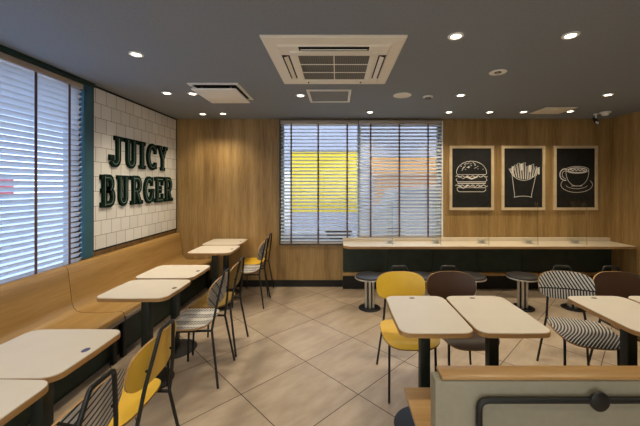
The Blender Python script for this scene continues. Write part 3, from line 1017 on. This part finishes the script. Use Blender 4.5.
# ceiling cassette air conditioner
ax, ay, hw = -.022, 2.545, .485
t = thing('air_conditioner', 'square ivory ceiling cassette air conditioner with central grille', 'air conditioner', (ax, ay, CEIL))
bm = new()
prof = [(hw, -.002), (hw, -.012), (hw - .012, -.018), (.395, -.026), (.385, -.036), (.30, -.038)]
loops = []
for s, z in prof:
    loops.append([bm.verts.new((sx * s, sy * s, z)) for sx, sy in ((1, 1), (-1, 1), (-1, -1), (1, -1))])
for A, B in zip(loops, loops[1:]):
    for i in range(4):
        j = (i + 1) % 4
        bm.faces.new((A[i], A[j], B[j], B[i]))
bm.faces.new(loops[0]); bm.faces.new(loops[-1][::-1])
obj('face_panel', bm, M['offwhite'], t, smooth=None)
bm = new()
for s0, s1, z0, z1 in ((.262, .315, -.050, -.030),):
    box(bm, -s1, s1, -s1, -s0, z0, z1, .003); box(bm, -s1, s1, s0, s1, z0, z1, .003); box(bm, -s1, -s0, -s0, s0, z0, z1, .003); box(bm, s0, s1, -s0, s0, z0, z1, .003)
obj('grille_frame', bm, M['offwhite'], t)
bm = new(); box(bm, -.262, .262, -.262, .262, -.043, -.036)
gg = obj('intake_grille', bm, M['grille'], t, smooth=None)
bm = new()
for k in (-.0,):
    box(bm, k - .004, k + .004, -.262, .262, -.047, -.043)
for k in (-.087, .087):
    box(bm, -.262, .262, k - .004, k + .004, -.047, -.043)
obj('grille_bar', bm, M['offwhite'], gg, smooth=None)
for k in range(4):
    a = k * PI / 2
    rot = Matrix.Rotation(a, 4, 'Z')
    bm = new(); box(bm, -.245, .245, .326, .382, -.0400, -.034)
    bmesh.ops.transform(bm, matrix=rot, verts=bm.verts)
    sl = obj('air_outlet', bm, M['dark'], t, smooth=None)
    bm = new()
    vs = [(.232, .336, -.0405), (.232, .366, -.052), (.232, .368, -.048), (.232, .338, -.0402)]
    A = [bm.verts.new((-p[0], p[1], p[2])) for p in vs]; B = [bm.verts.new(p) for p in vs]
    for i in range(4):
        bm.faces.new((A[i], A[(i + 1) % 4], B[(i + 1) % 4], B[i]))
    bm.faces.new(A[::-1]); bm.faces.new(B)
    if k in (0, 2):
        bmesh.ops.transform(bm, matrix=Matrix.Translation((0, .0, .0)), verts=bm.verts)
    bmesh.ops.transform(bm, matrix=rot, verts=bm.verts)
    obj('louver', bm, M['offwhite'], sl, smooth=None)

# hanging square diffuser
t = thing('air_diffuser', 'white square air diffuser hanging just under the ceiling, near the tiled panel', 'air diffuser', (-1.20, 3.32, CEIL))
bm = new(); 
for a in ((-.245, .245, -.29, -.255), (-.245, .245, .255, .29), (-.245, -.215, -.255, .255), (.215, .245, -.255, .255)):
    box(bm, a[0], a[1], a[2], a[3], -.012, -.001)
obj('frame', bm, M['white'], t, smooth=None)
bm = new(); box(bm, -.214, .214, -.254, .254, -.006, -.002)
obj('duct_opening', bm, M['dark'], t, smooth=None)
bm = new(); box(bm, -.225, .215, -.25, .265, -.056, -.040, .006)
obj('baffle_plate', bm, M['white'], t)
bm = new()
for sx in (-.15, .14):
    for sy in (-.18, .19):
        box(bm, sx - .006, sx + .006, sy - .006, sy + .006, -.041, -.005)
obj('hanger', bm, M['greyplastic'], t, smooth=None)

t = thing('inspection_hatch', 'square ceiling hatch with white frame beyond the air conditioner', 'ceiling hatch', (-.083, 3.475, CEIL))
bm = new()
for a in ((-.232, .232, -.235, -.205), (-.232, .232, .205, .235), (-.232, -.205, -.205, .205), (.205, .232, -.205, .205)):
    box(bm, a[0], a[1], a[2], a[3], -.014, -.001, .002)
obj('frame', bm, M['white'], t)
bm = new(); box(bm, -.2045, .2045, -.2045, .2045, -.006, -.001)
obj('hatch_panel', bm, M['greyplastic'], t, smooth=None)

t = thing('vent_panel', 'flat white square vent panel on the ceiling near the posters', 'ceiling vent', (2.82, 4.12, CEIL))
bm = new(); box(bm, -.20, .20, -.175, .175, -.018, -.008, .003); 
obj('face_plate', bm, M['offwhite'], t)
bm = new(); box(bm, -.15, .15, -.13, .13, -.008, -.001)
obj('neck', bm, M['dark'], t, smooth=None)

t = thing('ceiling_speaker', 'flat white round ceiling speaker beside the inspection hatch', 'speaker', (.715, 3.45, CEIL))
bm = new(); lathe(bm, [(.098, -.001), (.098, -.007), (.092, -.010), (.084, -.009)], n=36)
obj('rim', bm, M['white'], t)
bm = new(); lathe(bm, [(.0845, -.002), (.0845, -.009), (.04, -.0125), (0, -.013)], n=36)
obj('grille', bm, M['offwhite'], t)

t = thing('smoke_detector', 'small white dome detector hanging beside the round ceiling speaker', 'detector', (1.01, 3.50, CEIL))
bm = new(); lathe(bm, [(0, -.001), (.055, -.001), (.055, -.012), (.045, -.016), (0, -.016)], n=28)
obj('base', bm, M['white'], t)
bm = new(); lathe(bm, [(.036, -.016), (.036, -.032), (.026, -.044), (0, -.048)], n=24)
obj('sensor_head', bm, M['greyplastic'], t)

t = thing('sprinkler_disc', 'unlit round ceiling fitting with small centre between bright downlights', 'sprinkler', (1.403, 2.746, CEIL))
bm = new(); lathe(bm, [(.030, -.001), (.030, -.005), (.066, -.008), (.072, -.004), (.072, -.001)], n=32)
obj('rim', bm, M['white'], t)
bm = new(); lathe(bm, [(.0305, -.001), (.0305, -.004), (0, -.004)], n=24)
obj('recess', bm, M['dark'], t)
bm = new(); lathe(bm, [(.014, -.004), (.014, -.014), (.02, -.016), (0, -.02)], n=16)
obj('sprinkler_head', bm, M['chrome'], t)

t = thing('smoke_detector', 'white round detector dome in the ceiling corner above the coffee poster', 'detector', (3.62, 4.25, CEIL))
bm = new(); lathe(bm, [(0, -.001), (.062, -.001), (.062, -.014), (.05, -.018), (0, -.018)], n=28)
obj('base', bm, M['white'], t)
bm = new(); lathe(bm, [(.044, -.018), (.040, -.040), (.026, -.050), (0, -.052)], n=24)
obj('sensor_head', bm, M['white'], t)

t = thing('security_camera', 'small black and white security camera hanging in the ceiling corner', 'security camera', (3.575, 4.35, CEIL))
bm = new(); lathe(bm, [(0, -.001), (.028, -.001), (.028, -.012), (.010, -.016), (.010, -.06), (0, -.06)], n=18)
obj('mount', bm, M['white'], t)
bm = new(); lathe(bm, [(0, -.055), (.036, -.055), (.038, -.02), (.038, .075), (.030, .082), (0, .082)], n=20,
                  tf=lambda x, y, z: (x + z * -.45, -z * .8 + y * .3, -.095 + y * .9 - z * .5))
cb = obj('housing', bm, M['black'], t)
bm = new(); lathe(bm, [(0, .083), (.024, .083), (.024, .088), (0, .088)], n=18, tf=lambda x, y, z: (x + z * -.45, -z * .8 + y * .3, -.095 + y * .9 - z * .5))
obj('lens_ring', bm, M['white'], cb)

# ------------------------------------------------------------------ outside
GZ = -.15
bm = new(); box(bm, -40, 40, BACK + .25, 45, GZ - .1, GZ); box(bm, -40, LEFT - .25, -20, BACK + .25, GZ - .1, GZ); box(bm, LEFT - .25, 40, -20, REAR - .25, GZ - .1, GZ)
struct('street', bm, M['asphalt'])

t = thing('delivery_truck', 'yellow box truck parked outside, behind the open blind', 'truck', (-.35, 9.0, GZ))
bm = new(); box(bm, -.95, .93, 0, 1.7, .86, 2.62, .03)
cargo = obj('cargo_box', bm, M['truckyellow'], t)
bm = new(); box(bm, -.97, .95, -.02, 1.72, 2.62, 2.70, .01)
obj('roof_cap', bm, M['facade'], cargo)
bm = new(); prism(bm, [(-2.5, .5), (-.99, .5), (-.99, 2.1), (-2.0, 2.1), (-2.4, 1.4), (-2.5, 1.3)], .1, 1.6, lambda u, v, w_: (u, w_, v))
cab = obj('cab', bm, M['white'], t)
bm = new(); prism(bm, [(-2.25, 1.4), (-1.3, 1.4), (-1.3, 1.95), (-2.0, 1.95)], .085, .1, lambda u, v, w_: (u, w_, v))
obj('side_window', bm, M['carglass'], cab)
bm = new(); box(bm, -.95, .93, .03, 1.67, .40, .858)
obj('side_skirt', bm, M['facade'], t, smooth=None)
for xx in (-1.8, .4):
    for yy in (.12, 1.38):
        bm = new(); lathe(bm, [(0, 0), (.36, 0), (.40, .05), (.40, .17), (.36, .22), (0, .22)], n=24, tf=lambda x, y, z, xx=xx, yy=yy: (xx + x, yy + z, .40 + y))
        obj('wheel', bm, M['tyre'], t)

t = thing('parked_car', 'pale silver car parked outside, behind the tilted blind', 'car', (1.75, 8.2, GZ))
side = [(-.80, .25), (-.85, .75), (-.70, .98), (-.50, 1.05), (-.22, 1.50), (.0, 1.60), (1.3, 1.62), (1.9, 1.55), (2.4, 1.1), (3.1, 1.0), (3.25, .7), (3.2, .25)]
bm = new(); prism(bm, side, 0, 1.6, lambda u, v, w_: (u, w_, v))
bodyo = obj('body', bm, M['carpaint'], t)
bm = new(); prism(bm, [(-.34, 1.08), (-.12, 1.45), (.05, 1.53), (.95, 1.55), (.95, 1.08)], -.012, .0, lambda u, v, w_: (u, w_, v))
prism(bm, [(1.03, 1.08), (1.03, 1.55), (1.82, 1.48), (2.2, 1.10)], -.012, 0, lambda u, v, w_: (u, w_, v))
obj('side_window', bm, M['carglass'], bodyo)
for xx in (-.25, 2.5):
    for yy in (-.02, 1.42):
        bm = new(); lathe(bm, [(0, 0), (.27, 0), (.31, .04), (.31, .17), (.27, .2), (0, .2)], n=24, tf=lambda x, y, z, xx=xx, yy=yy: (xx + x, yy + z, .31 + y))
        obj('wheel', bm, M['tyre'], t)

t = thing('street_building', 'grey blue building across the street behind truck and car', 'building', (1.0, 15.0, GZ))
bm = new(); box(bm, -11, 9, 0, 5, 0, 5.5)
obj('wall', bm, M['facade'], t, smooth=None)
bm = new(); prism(bm, [(-.9, 2.15), (-.9, 2.25), (0, 3.0), (0, 2.9)], .6, 6.0, lambda u, v, w_: (w_, u, v))
obj('awning', bm, M['orange'], t, smooth=None)
bm = new(); box(bm, .8, 5.8, -.03, 0, .1, 2.1)
obj('shopfront', bm, M['orange'], t, smooth=None)
t = thing('banner_sign', 'red banner on a yellow post outside the bluish window blind', 'sign', (-5.2, 4.7, GZ))
bm = new(); box(bm, -.02, .02, -1.6, .35, 1.50, 1.80)
obj('banner', bm, M['red'], t, smooth=None)
bm = new(); tube(bm, [(0, .02, 0), (0, .02, 1.5)], .05)
obj('post', bm, M['truckyellow'], t)

# ------------------------------------------------------------------ daylight, camera
W = bpy.data.worlds.new('World'); S.world = W
W.use_nodes = True
nt = W.node_tree
bg = nt.nodes['Background']
tc = nt.nodes.new('ShaderNodeTexCoord'); sp = nt.nodes.new('ShaderNodeSeparateXYZ')
nt.links.new(tc.outputs['Generated'], sp.inputs[0])
rp = nt.nodes.new('ShaderNodeValToRGB')
rp.color_ramp.elements[0].position = .0; rp.color_ramp.elements[0].color = (.86, .92, 1.0, 1)
rp.color_ramp.elements[1].position = .7; rp.color_ramp.elements[1].color = (.66, .80, 1.0, 1)
nt.links.new(sp.outputs[2], rp.inputs[0]); nt.links.new(rp.outputs[0], bg.inputs[0])
bg.inputs[1].default_value = 4.6

cam = bpy.data.cameras.new('Camera')
co = bpy.data.objects.new('Camera', cam); COL.objects.link(co)
co.location = (0, 0, CAMZ); co.rotation_euler = (math.radians(90), 0, 0)
cam.sensor_width = 36; cam.lens = F / 640 * 36
cam.shift_x = -(CX - 320) / 640
cam.shift_y = -(213 - CY) / 640
cam.clip_start = .02
S.camera = co
S.view_settings.view_transform = 'Standard'
S.view_settings.look = 'None'
S.view_settings.gamma = 1
S.view_settings.exposure = 0.12
S.view_settings.use_curve_mapping = False
S.cycles.use_denoising = True
